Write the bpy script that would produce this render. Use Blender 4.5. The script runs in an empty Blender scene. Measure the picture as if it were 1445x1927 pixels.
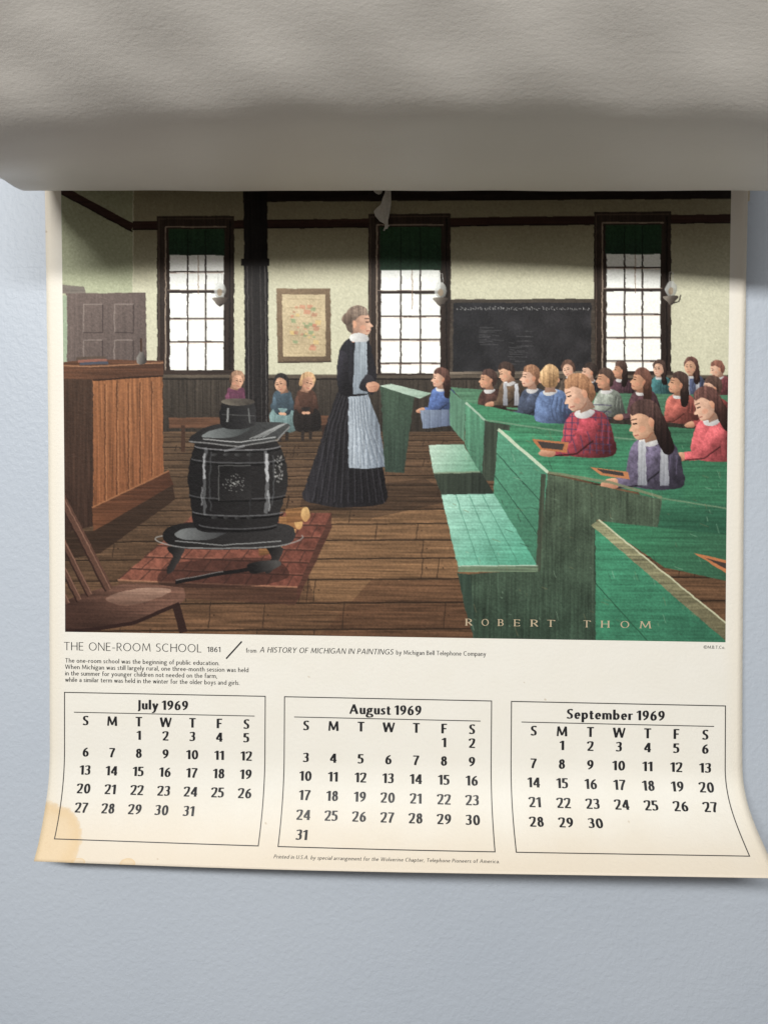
import bpy, math
import numpy as np
from mathutils import Vector, Matrix

scene = bpy.context.scene
# ---------------------------------------------------------------- camera, light, exposure
cam_d = bpy.data.cameras.new('camera'); cam = bpy.data.objects.new('camera', cam_d); scene.collection.objects.link(cam); scene.camera = cam
cam_d.sensor_fit = 'HORIZONTAL'; cam_d.sensor_width = 36; cam_d.lens = 36*1336/1445; cam_d.clip_start = .01; cam_d.clip_end = 50
yaw, pit, rol = -0.048166, -0.009541, 0.006938
f_ = Vector((math.sin(yaw)*math.cos(pit), math.cos(yaw)*math.cos(pit), math.sin(pit))); r_ = Vector((math.cos(yaw), -math.sin(yaw), 0)); u_ = r_.cross(f_)
R_ = r_*math.cos(rol)+u_*math.sin(rol); U_ = u_*math.cos(rol)-r_*math.sin(rol)
cam.matrix_world = Matrix(((R_.x, U_.x, -f_.x, 0.01934), (R_.y, U_.y, -f_.y, -0.467214), (R_.z, U_.z, -f_.z, 0.086865), (0, 0, 0, 1)))

world = bpy.data.worlds.new('World'); scene.world = world; world.use_nodes = True
wt = world.node_tree; bg = wt.nodes['Background']; bg.inputs[1].default_value = .24      # dim room: pale ceiling and walls above, brown floor below
tc = wt.nodes.new('ShaderNodeTexCoord'); sx_ = wt.nodes.new('ShaderNodeSeparateXYZ'); mr = wt.nodes.new('ShaderNodeMapRange'); mx = wt.nodes.new('ShaderNodeMix'); mx.data_type = 'RGBA'
wt.links.new(tc.outputs['Generated'], sx_.inputs[0]); wt.links.new(sx_.outputs[2], mr.inputs[0]); mr.inputs[1].default_value = -.45; mr.inputs[2].default_value = .35
wt.links.new(mr.outputs[0], mx.inputs[0]); mx.inputs[6].default_value = (.53, .45, .375, 1); mx.inputs[7].default_value = (.96, .98, 1.0, 1); wt.links.new(mx.outputs[2], bg.inputs[0])

def area(name, loc, target, sx, sy, power, col):
    d = bpy.data.lights.new(name, 'AREA'); d.shape = 'RECTANGLE'; d.size = sx; d.size_y = sy; d.energy = power; d.color = col
    o = bpy.data.objects.new(name, d); scene.collection.objects.link(o); o.location = loc
    o.rotation_euler = (Vector(target)-Vector(loc)).to_track_quat('-Z', 'Y').to_euler(); return o
area('ceiling_tube_light', (-.35, -1.45, .76), (0, 0, .12), 1.3, .12, 32, (1, .985, .95))

vs_ = scene.view_settings; vs_.view_transform = 'Standard'; vs_.look = 'None'; vs_.exposure = 0; vs_.gamma = 1; vs_.use_curve_mapping = False

# ---------------------------------------------------------------- helpers
def mesh_obj(name, V, F, mat, parent=None, smooth=False, uv=None):
    me = bpy.data.meshes.new(name)
    me.from_pydata([tuple(v) for v in V], [], [tuple(f) for f in F]); me.update()
    if smooth: me.polygons.foreach_set('use_smooth', [True]*len(me.polygons))
    if uv is not None:
        lay = me.uv_layers.new(name='paper'); idx = np.empty(len(me.loops), np.int32); me.loops.foreach_get('vertex_index', idx)
        lay.data.foreach_set('uv', np.asarray(uv, np.float32)[idx].ravel())
    me.materials.append(mat)
    o = bpy.data.objects.new(name, me); scene.collection.objects.link(o)
    if parent: o.parent = parent
    return o

class NT:
    """small node-tree helper"""
    def __init__(s, name, rough=.5, spec=.4):
        s.m = bpy.data.materials.new(name); s.m.use_nodes = True; s.t = s.m.node_tree; s.b = s.t.nodes['Principled BSDF']
        s.b.inputs['Roughness'].default_value = rough; s.b.inputs['Specular IOR Level'].default_value = spec
    def n(s, typ, **kw):
        x = s.t.nodes.new(typ)
        for k, v in kw.items():
            if k in x.inputs: x.inputs[k].default_value = v
            else: setattr(x, k, v)
        return x
    def l(s, a, b): s.t.links.new(a, b)
    def noise(s, vec, scale, detail=4, rough=.55):
        x = s.n('ShaderNodeTexNoise', Scale=scale, Detail=detail, Roughness=rough); s.l(vec, x.inputs['Vector']); return x.outputs['Fac']
    def math(s, op, a, b=None, c=None):
        x = s.n('ShaderNodeMath', operation=op)
        for i, v in enumerate((a, b, c)):
            if v is None: continue
            if isinstance(v, (int, float)): x.inputs[i].default_value = v
            else: s.l(v, x.inputs[i])
        return x.outputs[0]
    def ramp(s, fac, a, b, lo=0, hi=1):
        x = s.n('ShaderNodeMapRange'); x.interpolation_type = 'SMOOTHSTEP'
        s.l(fac, x.inputs[0]); x.inputs[1].default_value = a; x.inputs[2].default_value = b; x.inputs[3].default_value = lo; x.inputs[4].default_value = hi
        return x.outputs[0]
    def mix(s, fac, a, b):
        x = s.n('ShaderNodeMix', data_type='RGBA')
        if isinstance(fac, (int, float)): x.inputs[0].default_value = fac
        else: s.l(fac, x.inputs[0])
        for i, v in ((6, a), (7, b)):
            if isinstance(v, tuple): x.inputs[i].default_value = v+(1,)
            else: s.l(v, x.inputs[i])
        return x.outputs[2]
    def bump(s, h, dist, strength=1, prev=None):
        x = s.n('ShaderNodeBump', Distance=dist, Strength=strength); s.l(h, x.inputs['Height'])
        if prev is not None: s.l(prev, x.inputs['Normal'])
        return x.outputs[0]

def stretch(t, vec, sx, sy, sz):
    m = t.n('ShaderNodeMapping'); m.inputs['Scale'].default_value = (sx, sy, sz); t.l(vec, m.inputs[0]); return m.outputs[0]

# painted wall with an orange-peel roller texture
t = NT('wall_paint', .48, .45); oc = t.n('ShaderNodeTexCoord').outputs['Object']
a = t.noise(oc, 330, 3, .5); b = t.noise(oc, 26, 3); c = t.noise(oc, 4, 3)
col = t.mix(t.ramp(c, .3, .7), (.452, .502, .572), (.487, .535, .602)); col = t.mix(t.ramp(b, .62, .75, 0, .25), col, (.47, .515, .575)); t.l(col, t.b.inputs['Base Color'])
t.l(t.bump(t.ramp(a, .3, .75), .0003, .5, t.bump(b, .0006, .4)), t.b.inputs['Normal'])
M_WALL = t.m

# aged uncoated stock of the calendar sheet; u,v in metres on the sheet
t = NT('sheet_paper', .55, .25); uvn = t.n('ShaderNodeUVMap', uv_map='paper').outputs[0]
sep = t.n('ShaderNodeSeparateXYZ'); t.l(uvn, sep.inputs[0]); U, Vv = sep.outputs[0], sep.outputs[1]
g1 = t.noise(uvn, 30, 5); g2 = t.noise(uvn, 420, 3, .6); g3 = t.noise(uvn, 1500, 2); g4 = t.noise(uvn, 140, 4)
col = t.mix(t.ramp(g1, .3, .7, 0, 1), (.815, .79, .725), (.80, .772, .70))
edge = t.math('SUBTRACT', t.math('ABSOLUTE', U), t.math('MULTIPLY', g1, .010))
col = t.mix(t.ramp(edge, .208, .2275, 0, .45), col, (.78, .68, .52))
low = t.math('ADD', Vv, t.math('MULTIPLY', g1, .02)); col = t.mix(t.ramp(low, .105, .162, 0, .75), col, (.72, .62, .49))
top = t.math('ADD', Vv, t.math('MULTIPLY', g1, .03)); col = t.mix(t.ramp(top, -.30, -.22, .35, 0), col, (.74, .64, .52))
def stain(col, cu, cv, r, amt, su=1):
    du = t.math('MULTIPLY', t.math('SUBTRACT', U, cu), su); dv = t.math('SUBTRACT', Vv, cv)
    d = t.math('SQRT', t.math('ADD', t.math('MULTIPLY', du, du), t.math('MULTIPLY', dv, dv)))
    d = t.math('ADD', d, t.math('MULTIPLY', t.math('ADD', t.math('SUBTRACT', g1, .5), t.math('MULTIPLY', t.math('SUBTRACT', g4, .5), .45)), r*.6))
    inner = t.ramp(d, r, r*.84, 0, amt); ring = t.math('MULTIPLY', t.ramp(d, r*.55, r*.95, 0, 1), t.ramp(d, r, r*.93, 0, .5))
    speck = t.math('MULTIPLY', t.ramp(g2, .5, .75, 0, .5), t.ramp(d, r*.9, 0, 0, 1))
    c2 = t.mix(inner, col, (.74, .56, .335)); c2 = t.mix(ring, c2, (.70, .50, .27)); return t.mix(t.math('MULTIPLY', speck, .5), c2, (.60, .42, .25))
col = stain(col, -.2262, .1405, .0268, .72, .95); col = stain(col, -.1655, .1500, .0038, .55, .7); col = stain(col, -.1985, .1500, .0030, .4, .6)
spk = t.ramp(t.noise(uvn, 160, 1, .3), .80, .84, 0, .55); col = t.mix(spk, col, (.5, .4, .28))
t.l(col, t.b.inputs['Base Color'])
t.l(t.bump(g2, .00028, .7, t.bump(g3, .00008, .6)), t.b.inputs['Normal'])
M_PAPER = t.m

# ink film of the colour picture
t = NT('printed_ink', .5, .10); at = t.n('ShaderNodeAttribute', attribute_name='ink'); t.l(at.outputs['Color'], t.b.inputs['Base Color'])
uvn = t.n('ShaderNodeTexCoord').outputs['Object']; g2 = t.noise(uvn, 420, 3, .6); g3 = t.noise(uvn, 1500, 2)
t.l(t.bump(g2, .00028, .7, t.bump(g3, .00008, .6)), t.b.inputs['Normal'])
M_PRINT = t.m
def flat(name, c, rough=.5, spec=.35):
    t = NT(name, rough, spec); oc = t.n('ShaderNodeTexCoord').outputs['Object']
    t.l(t.mix(t.noise(oc, 700, 3), tuple(x*.8 for x in c), tuple(x*1.2 for x in c)), t.b.inputs['Base Color']); return t.m
M_BLACK = flat('black_ink', (.014, .014, .016), .45); M_SIG = flat('tan_ink', (.50, .40, .27), .45)
M_TORN = flat('torn_paper', (.62, .60, .56), .6); M_STUB = flat('browned_paper', (.50, .42, .30), .6)

# glossy white reverse of the turned-up leaves, with a fine rippled surface
t = NT('coated_paper_reverse', .46, .35); uvn = t.n('ShaderNodeUVMap', uv_map='paper').outputs[0]
w1 = t.noise(stretch(t, uvn, 1, 2.0, 1), 75, 6, .62); w2 = t.noise(stretch(t, uvn, 1, 1.7, 1), 360, 4, .6); w3 = t.noise(uvn, 900, 2)
col = t.mix(t.ramp(t.noise(uvn, 9, 4), .3, .7), (.74, .71, .665), (.71, .68, .635)); t.l(col, t.b.inputs['Base Color'])
t.l(t.ramp(w2, .3, .7, .42, .55), t.b.inputs['Roughness'])
t.l(t.bump(w1, .0003, .45, t.bump(w2, .00016, .55, t.bump(w3, .00006, .5))), t.b.inputs['Normal'])
M_BACK = t.m
PROFILE = [(.010,.325),(.016,.302),(.024,.2868),(.033,.2778),(.041,.2745),(.055,.2730),(.08,.2727),(.104,.2748),(.118,.2785),(.131,.2848),(.145,.2934),(.160,.3030),(.176,.3142),(.191,.331),(.197,.36),(.19,.40),(.168,.44),(.125,.475),(.07,.495),(.02,.50)]   # (distance off the wall, height)
# ---------------------------------------------------------------- lettering: pen strokes -> filled outlines
def E(cx, cy, rx, ry, a0, a1, n=18):
    return [(cx + rx*math.cos(math.radians(a0 + (a1-a0)*i/n)), cy + ry*math.sin(math.radians(a0 + (a1-a0)*i/n))) for i in range(n+1)]

def BZ(p0, p1, p2, p3, n=12):
    r = []
    for i in range(n+1):
        t = i/n; s = 1-t
        r.append((s**3*p0[0]+3*s*s*t*p1[0]+3*s*t*t*p2[0]+t**3*p3[0], s**3*p0[1]+3*s*s*t*p1[1]+3*s*t*t*p2[1]+t**3*p3[1]))
    return r

def glyph_strokes(ch, T, t, x):
    """centre lines of one character; cap height 1, thick stroke T, thin stroke t, x-height x -> (width, strokes)"""
    h = T/2; q = t/2; m = 1-q; X = x-q; k = T*0.55
    g = {}
    c = ch
    if c == 'A': w = .70+k; return w, [[.8, (q, 0), (w/2-q*.3, m+q)], [(w/2-h*.2, m+q), (w-h, 0)], [(w*.22, .32), (w*.78, .32)]]
    if c == 'B': w = .46+k; return w, [[(h, 0), (h, 1)], [(h, m), (w*.45, m)]+E(w*.45, (m+.53)/2, w*.46-h, (m-.53)/2, 90, -90)+[(h, .53)], [(w*.45, .53)]+E(w*.48, (.53+q)/2, w*.52-h, (.53-q)/2, 90, -90)+[(h, q)]]
    if c == 'C': w = .68+k*.6; return w, [E(w*.56, .5, w*.56-h, .5-q, 52, 308, 30)]
    if c == 'E': w = .42+k; return w, [[(h, 0), (h, 1)], [(h, m), (w, m)], [(h, .52), (w*.9, .52)], [(h, q), (w, q)]]
    if c == 'F': w = .40+k; return w, [[(h, 0), (h, 1)], [(h, m), (w, m)], [(h, .50), (w*.88, .50)]]
    if c == 'G': w = .72+k*.6; return w, [E(w*.55, .5, w*.55-h, .5-q, 50, 325, 30)+[(w-h, .2)], [(w-h, .08), (w-h, .44)], [(w*.62, .44), (w, .44)]]
    if c == 'H': w = .60+k; return w, [[(h, 0), (h, 1)], [(w-h, 0), (w-h, 1)], [(h, .52), (w-h, .52)]]
    if c == 'I': w = T; return w, [[(h, 0), (h, 1)]]
    if c == 'J': w = .24+k; return w, [[(w-h, 1), (w-h, .1)]+E(w-h-.16, .02, .16, .20, 0, -75, 8)]
    if c == 'L': w = .40+k; return w, [[(h, 0), (h, 1)], [(h, q), (w, q)]]
    if c == 'M': w = .84+k; return w, [[.75, (q+.02, 0), (w*.14, 1)], [.85, (w*.15, 1), (w*.5, .1)], [.75, (w*.5, .1), (w*.84, 1)], [.95, (w*.84, 1), (w-h, 0)]]
    if c == 'N': w = .62+k; return w, [[.8, (q, 0), (q, 1)], [(q, 1), (w-q, 0)], [.8, (w-q, 0), (w-q, 1)]]
    if c == 'O': w = .78+k*.7; return w, [E(w/2, .5, w/2-h, .5-q, 90, 450, 40)]
    if c == 'P': w = .44+k; return w, [[(h, 0), (h, 1)], [(h, m), (w*.45, m)]+E(w*.48, (m+.46)/2, w*.52-h, (m-.46)/2, 90, -90)+[(h, .46)]]
    if c == 'R': w = .48+k; return w, [[(h, 0), (h, 1)], [(h, m), (w*.42, m)]+E(w*.43, (m+.49)/2, w*.50-h, (m-.49)/2, 90, -90)+[(h, .49)], [(w*.42, .49), (w-h*.6, 0)]]
    if c == 'S': w = .42+k; return w, [BZ((w*.92, m-.05), (w*.62, m+.03), (h*1.0, m+.04), (h*1.0, .735))+BZ((h*1.0, .735), (h*1.0, .50), (w-h, .56), (w-h, .27))[1:]+BZ((w-h, .27), (w-h, q-.04), (w*.35, q-.03), (w*.04, q+.07))[1:]]
    if c == 'T': w = .58+k*.5; return w, [[(w/2, 0), (w/2, 1)], [(0, m), (w, m)]]
    if c == 'U': w = .58+k; return w, [[(h, 1), (h, .32)]+E(w/2, .32, w/2-h, .32-q, 180, 360)+[(w-h, 1)]]
    if c == 'W': w = 1.0+k; return w, [[(h*.8, 1), (w*.27, 0)], [.75, (w*.27, 0), (w*.5, 1)], [.95, (w*.5, 1), (w*.74, 0)], [.75, (w*.74, 0), (w-q, 1)]]
    if c == 'Y': w = .60+k; return w, [[(h*.7, 1), (w/2, .45)], [(w/2, .45), (w-q, 1)], [(w/2, .47), (w/2, 0)]]
    # lower case
    if c == 'a': w = .38+k; return w, [E(w*.44, X-.17, w*.56-h, .17, 140, 0, 12)+[(w-h, .12), (w-h, 0)], [(w-h, x*.56)]+BZ((w-h, x*.56), (w*.3, x*.58), (h, x*.5), (h, x*.25))+BZ((h, x*.25), (h, q-.06), (w*.6, q-.05), (w-h, .17))[1:]]
    if c in 'bp':
        w = .46+k; s = [(h, 0), (h, 1.04)] if c == 'b' else [(h, -.34), (h, x)]
        return w, [s, E(w*.5, x/2, w*.5-h, x/2-q, 150, -150, 30)]
    if c in 'dq':
        w = .46+k; return w, [[(w-h, 0), (w-h, 1.04)], E(w*.5, x/2, w*.5-h, x/2-q, 30, 330, 30)]
    if c == 'c': w = .42+k*.6; return w, [E(w*.56, x/2, w*.56-h, x/2-q, 50, 310, 24)]
    if c == 'e': w = .44+k*.8; return w, [[(h*1.2, x*.52), (w-h, x*.52)]+E(w*.52, x/2, w*.52-h, x/2-q, 4, 316, 30)]
    if c == 'f': w = .24+k; return w, [BZ((w+.02, 1.0), (w*.75, 1.06), (w*.36+h*.4, 1.04), (w*.36+h*.4, .82))+[(w*.36+h*.4, 0)], [(0, X), (w*.95, X)]]
    if c == 'g': w = .44+k; return w, [E(w*.46, x*.64, w*.46-h, x*.36-q, 0, 360, 26), [(w*.55, X), (w*1.02, X+.01)], BZ((w*.28, x*.33), (w*.0, x*.16), (w*.1, x*.04), (w*.5, x*.03))+BZ((w*.5, x*.03), (w*1.02, x*.02), (w*1.12, -.34+q), (w*.46, -.34+q))[1:]+BZ((w*.46, -.34+q), (-w*.12, -.34+q), (-w*.06, -.04), (w*.26, x*.05))[1:]]
    if c == 'h': w = .42+k; return w, [[(h, 0), (h, 1.04)], [(h, X-.17)]+E(w/2, X-.19, w/2-h, .19, 170, 0, 14)+[(w-h, 0)]]
    if c == 'i': w = T; return w, [[(h, 0), (h, x)], [(h, .86), (h, .86+max(T*.8, .09))]]
    if c == 'l': w = T; return w, [[(h, 0), (h, 1.04)]]
    if c == 'm': w = .68+k*1.4; a = (w-T)/4; return w, [[(h, 0), (h, x)], [(h, X-.15)]+E(h+a, X-.18, a, .18, 165, 0, 12)+[(h+2*a, 0)], [(h+2*a, X-.15)]+E(h+3*a, X-.18, a, .18, 165, 0, 12)+[(h+4*a, 0)]]
    if c == 'n': w = .42+k; return w, [[(h, 0), (h, x)], [(h, X-.17)]+E(w/2, X-.19, w/2-h, .19, 170, 0, 14)+[(w-h, 0)]]
    if c == 'o': w = .48+k*.8; return w, [E(w/2, x/2, w/2-h, x/2-q, 90, 450, 32)]
    if c == 'r': w = .26+k; return w, [[(h, 0), (h, x)], [(h, X-.17)]+BZ((h, X-.17), (h+.04, X), (w*.7, X+.01), (w, X-.01))]
    if c == 's': w = .30+k*.8; return w, [BZ((w*.92, X-.03), (w*.55, X+.03), (h*.9, X+.02), (h*.9, x*.72))+BZ((h*.9, x*.72), (h*.9, x*.5), (w-h*.9, x*.54), (w-h*.9, x*.27))[1:]+BZ((w-h*.9, x*.27), (w-h*.9, q-.03), (w*.35, q-.03), (w*.02, q+.05))[1:]]
    if c == 't': w = .26+k; a = w*.34+h*.3; return w, [[(a, .86), (a, .14)]+BZ((a, .14), (a, q-.02), (w*.7, q-.03), (w, q+.03)), [(0, X), (w*.95, X)]]
    if c == 'u': w = .42+k; return w, [[(h, x), (h, .2)]+E(w/2, .19+q*.2, w/2-h, .19-q*.8, 180, 350, 14)+[(w-h, .2)], [(w-h, x), (w-h, 0)]]
    if c == 'v': w = .42+k; return w, [[(h*.8, x), (w/2, 0)], [(w/2, 0), (w-q, x)]]
    if c == 'w': w = .66+k; return w, [[(h*.8, x), (w*.28, 0)], [(w*.28, 0), (w*.5, x)], [(w*.5, x), (w*.74, 0)], [(w*.74, 0), (w-q, x)]]
    if c == 'y': w = .42+k; return w, [[(h*.8, x), (w/2, .02)], [(w-q, x), (w/2, .02)]+BZ((w/2, .02), (w*.38, -.22), (w*.25, -.34), (-.02, -.31))]
    # figures
    if c == '1': w = .22+k*1.3; return w, [[(w-h, 0), (w-h, 1)], BZ((0, .80), (w*.25, .84), (w*.5, .9), (w-h, m))]
    if c == '2': w = .42+k; return w, [BZ((w*.06, .80), (w*.16, m+.03), (w*.42, m+.0), (w*.48, m))+BZ((w*.48, m), (w*.86, m), (w-h*.6, .86), (w-h, .72))[1:]+BZ((w-h, .72), (w-h, .5), (w*.45, .28), (w*.1, q*1.2))[1:], [(0, q), (w, q)]]
    if c == '3': w = .40+k; return w, [BZ((w*.06, m-.07), (w*.3, m+.02), (w-h*.6, m+.07), (w-h*1.1, .76))+BZ((w-h*1.1, .76), (w-h*1.1, .60), (w*.6, .54), (w*.3, .54))[1:], [(w*.3, .54)]+BZ((w*.3, .54), (w*.75, .54), (w-h, .46), (w-h, .29))+BZ((w-h, .29), (w-h, q-.03), (w*.4, q-.03), (0, q+.06))[1:]]
    if c == '4': w = .48+k; return w, [[(w*.70, 0), (w*.70, 1)], [(w*.66, m), (q, .30)], [(0, .27), (w, .27)]]
    if c == '5': w = .40+k; return w, [[(w*.94, m), (w*.2, m)], [(w*.22, 1), (w*.18, .54)], BZ((w*.17, .55), (w*.55, .64), (w-h, .56), (w-h, .32))+BZ((w-h, .32), (w-h, q-.02), (w*.35, q-.05), (0, q+.06))[1:]]
    if c == '6': w = .46+k; return w, [BZ((w*.82, m), (w*.4, m-.1), (h, .66), (h, .33))+E(w/2, .31, w/2-h, .31-q, 180, 540, 30)]
    if c == '7': w = .42+k; return w, [[(0, m), (w, m)], BZ((w-q*1.2, m), (w*.62, .66), (w*.38, .3), (w*.34, 0))]
    if c == '8': w = .44+k; return w, [E(w/2, (m+.55)/2, w*.45-h, (m-.55)/2, 90, 450, 26), E(w/2, (.55+q)/2, w/2-h, (.55-q)/2, 90, 450, 28)]
    if c == '9': w = .46+k; return w, [BZ((w*.18, q), (w*.6, q+.1), (w-h, .34), (w-h, .67))+E(w/2, .69, w/2-h, .31-q, 0, 360, 30)]
    if c == '0': w = .50+k; return w, [E(w/2, .5, w/2-h, .5-q, 90, 450, 36)]
    if c == '.': w = T*1.1; return w, [[(w/2, 0), (w/2, max(T, .1))]]
    if c == ',': w = T*1.1; return w, [[(w/2, .1), (w/2, 0), (w*.1, -.14)]]
    if c == '-': w = .34; return w, [[(.02, .36), (.32, .36)]]
    if c == '\u00a9': w = 1.0; return w, [E(.5, .5, .46, .46, 0, 360, 36), E(.52, .5, .22, .24, 55, 305, 18)]
    return .3, []

SERIF = {'R': [(0, 'v', 0), (0, 'v', 1)], 'B': 1, 'E': 1, 'T': 1, 'H': 1, 'M': 1}
STYLES = {                # thick, thin, x-height, nib angle, slant, gap, space
    'bold':   (.224, .098, .66, 12, 0, .115, .26),
    'light':  (.082, .070, .60, 0, 0, .15, .42),
    'text':   (.125, .100, .66, 0, 0, .125, .33),
    'italic': (.120, .095, .64, 0, .17, .15, .36),
    'roman':  (.125, .050, .60, 12, 0, .2, .5),
}
_glyphs = {}

def glyph(ch, style):
    """filled faces of one glyph: (width, verts, faces) in cap-height units"""
    if (ch, style) in _glyphs: return _glyphs[(ch, style)]
    T, t, xh, nib, slant, gap, space = STYLES[style]
    w, strokes = glyph_strokes(ch, T, t, xh)
    if style == 'roman':                                     # add small serifs to every stem end
        extra = []
        for s in strokes:
            if not isinstance(s[0], tuple): s = s[1:]
            for e, o in ((s[0], s[1]), (s[-1], s[-2])):
                if abs(e[0]-o[0]) < .14 and (e[1] < .02 or e[1] > .98): extra.append([(e[0]-.11, .022 if e[1] < .5 else .978), (e[0]+.11, .022 if e[1] < .5 else .978)])
                elif ch in 'ET' and abs(e[1]-o[1]) < .01 and e[0] > .3: extra.append([(e[0], e[1]), (e[0], e[1]+(.13 if e[1] < .4 else -.13))])
        strokes = strokes + extra
    A = []; D = []
    for s in strokes:
        fac = 1
        if not isinstance(s[0], tuple): fac = s[0]; s = s[1:]
        p = np.array(s, float); d = np.diff(p, axis=0); L = np.hypot(d[:, 0], d[:, 1]); keep = L > 1e-6
        p = np.concatenate([p[:-1][keep], p[-1:]]); d = np.diff(p, axis=0); L = np.hypot(d[:, 0], d[:, 1])
        if len(L) == 0: continue
        dn = d/L[:, None]
        tang = np.concatenate([dn[:1], dn[:-1]+dn[1:], dn[-1:]]); tang /= np.maximum(np.hypot(tang[:, 0], tang[:, 1]), 1e-9)[:, None]
        ang = np.arctan2(tang[:, 1], tang[:, 0])
        f = np.abs(np.sin(ang - math.radians(nib)))
        hw = (t + (T-t)*f**1.2)/2; hw = np.maximum(hw*fac, t*.4)
        if style == 'bold':                                  # stems swell a little towards their ends
            if len(p) == 2: hw = hw*np.array([1.06, 1.06])
        nrm = np.stack([-tang[:, 1], tang[:, 0]], 1)
        l = p+nrm*hw[:, None]; r = p-nrm*hw[:, None]
        for i in range(len(p)-1): A.append([l[i], r[i], r[i+1], l[i+1]])
        for i in range(1, len(p)-1): D.append((p[i][0], p[i][1], hw[i]*.98))
    if not A: _glyphs[(ch, style)] = (space, [], []); return _glyphs[(ch, style)]
    A = np.array(A); res = 44
    x0 = A[:, :, 0].min()-.06; x1 = A[:, :, 0].max()+.06; y0 = A[:, :, 1].min()-.06; y1 = A[:, :, 1].max()+.06
    nx = int((x1-x0)*res)+2; ny = int((y1-y0)*res)+2; sub = 3
    gx = x0+(np.arange(nx*sub)-(sub-1)/2)/(res*sub); gy = y0+(np.arange(ny*sub)-(sub-1)/2)/(res*sub)
    PX, PY = np.meshgrid(gx, gy); ins = np.zeros(PX.shape, bool)
    for qd in A:
        sg = []
        for i in range(4):
            a = qd[i]; b = qd[(i+1) % 4]
            sg.append((b[0]-a[0])*(PY-a[1])-(b[1]-a[1])*(PX-a[0]))
        sg = np.array(sg); ins |= (sg >= -1e-9).all(0) | (sg <= 1e-9).all(0)
    for cx, cy, rr in D: ins |= (PX-cx)**2+(PY-cy)**2 <= rr*rr
    fld = ins.reshape(ny, sub, nx, sub).mean((1, 3))-.5
    V = []; F = []
    def put(poly):
        b = len(V); V.extend(poly); F.append(list(range(b, b+len(poly))))
    for j in range(ny-1):
        i = 0; yb = y0+j/res; yt = y0+(j+1)/res
        while i < nx-1:
            c = (fld[j, i], fld[j, i+1], fld[j+1, i+1], fld[j+1, i])
            if min(c) > 0:
                s = i
                while i < nx-1 and min(fld[j, i], fld[j, i+1], fld[j+1, i+1], fld[j+1, i]) > 0: i += 1
                put([(x0+s/res, yb), (x0+i/res, yb), (x0+i/res, yt), (x0+s/res, yt)]); continue
            if max(c) > 0:
                P4 = [(x0+i/res, yb), (x0+(i+1)/res, yb), (x0+(i+1)/res, yt), (x0+i/res, yt)]
                out = []
                for a in range(4):
                    b = (a+1) % 4; fa, fb = c[a], c[b]
                    if fa > 0: out.append(P4[a])
                    if (fa > 0) != (fb > 0):
                        u = fa/(fa-fb); out.append((P4[a][0]+(P4[b][0]-P4[a][0])*u, P4[a][1]+(P4[b][1]-P4[a][1])*u))
                if len(out) >= 3: put(out)
            i += 1
    V = [(px+slant*py, py) for px, py in V]
    _glyphs[(ch, style)] = (w, V, F)
    return _glyphs[(ch, style)]

def layout(text, style, cap, width=None, align='l'):
    """outline of a line of text: verts (x right, y up, in metres), faces, total width"""
    gap, space = STYLES[style][5:7]; cur = 0; V = []; F = []; pens = []
    for ch in text:
        if ch == ' ': cur += space; continue
        w, gv, gf = glyph(ch, style)
        pens.append((cur, gv, gf)); cur += w+gap
    tot = (cur-gap)*cap; sx = (width/tot if width else 1)
    for c0, gv, gf in pens:
        b = len(V); V.extend([((c0+px)*cap*sx, py*cap) for px, py in gv]); F.extend([[b+i for i in f] for f in gf])
    tot *= sx; off = {'l': 0, 'c': -tot/2, 'r': -tot}[align]
    return [(px+off, py) for px, py in V], F, tot, sx
# ---------------------------------------------------------------- the printed picture: a plain old schoolroom, rasterised to ink colours
PU0, PU1, PV0, PV1 = -.2177, .2177, -.306, 0.0        # picture area on the sheet (metres; v runs down from the picture's lower edge)
GW = 900; GH = int(GW*(PV1-PV0)/(PU1-PU0)); SS = 2; CW = GW*SS; CH = GH*SS
rng = np.random.default_rng(7)
def blur(a, rx, ry):
    for ax, r in ((1, rx), (0, ry)):
        if r < 1: continue
        for _ in range(2):
            p = np.concatenate([np.take(a, range(a.shape[ax]-r, a.shape[ax]), ax), a, np.take(a, range(0, r+1), ax)], ax)
            cs = np.cumsum(p, ax); n = a.shape[ax]
            a = (np.take(cs, range(2*r+1, 2*r+1+n), ax)-np.take(cs, range(0, n), ax))/(2*r+1) if ax == 0 else (cs[:, 2*r+1:2*r+1+n]-cs[:, :n])/(2*r+1)
    return a
def noise(rx, ry):
    a = blur(rng.standard_normal((CH, CW)), rx, ry); return a/a.std()
N_FINE = noise(1, 1); N_H = noise(40, 1); N_V = noise(1, 40); N_B = noise(14, 14); N_BB = noise(60, 60); N_M = noise(4, 4)
N_D = sum(np.roll(noise(1, 1), (i, i*2), (0, 1)) for i in range(3)); N_D /= N_D.std()
GR = {'f': N_FINE, 'h': N_H, 'v': N_V, 'b': N_B, 'B': N_BB, 'm': N_M, 'd': N_D}
CAN = np.zeros((CH, CW, 3), np.float32)
def cxy(pts):
    """design coordinates (a 1445-wide layout) -> canvas pixels"""
    p = np.asarray(pts, float); a = (p[:, 0]-745)/630; b = (p[:, 1]-780)/430
    M = np.stack([np.ones_like(a), a, b, a*a, a*b, b*b, a*a*b, a*b*b], 1)
    u = M@np.array([0.004271, 0.219646, 0.001001, -0.004223, 0.001599, 4.2e-05, -0.000816, -0.000452])
    v = M@np.array([-0.146469, -0.000364, 0.149308, 6.2e-05, -0.002701, 0.001173, -6.9e-05, -0.000543])
    return np.stack([(u-PU0)/(PU1-PU0)*CW, (v-PV0)/(PV1-PV0)*CH], 1)
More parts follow.
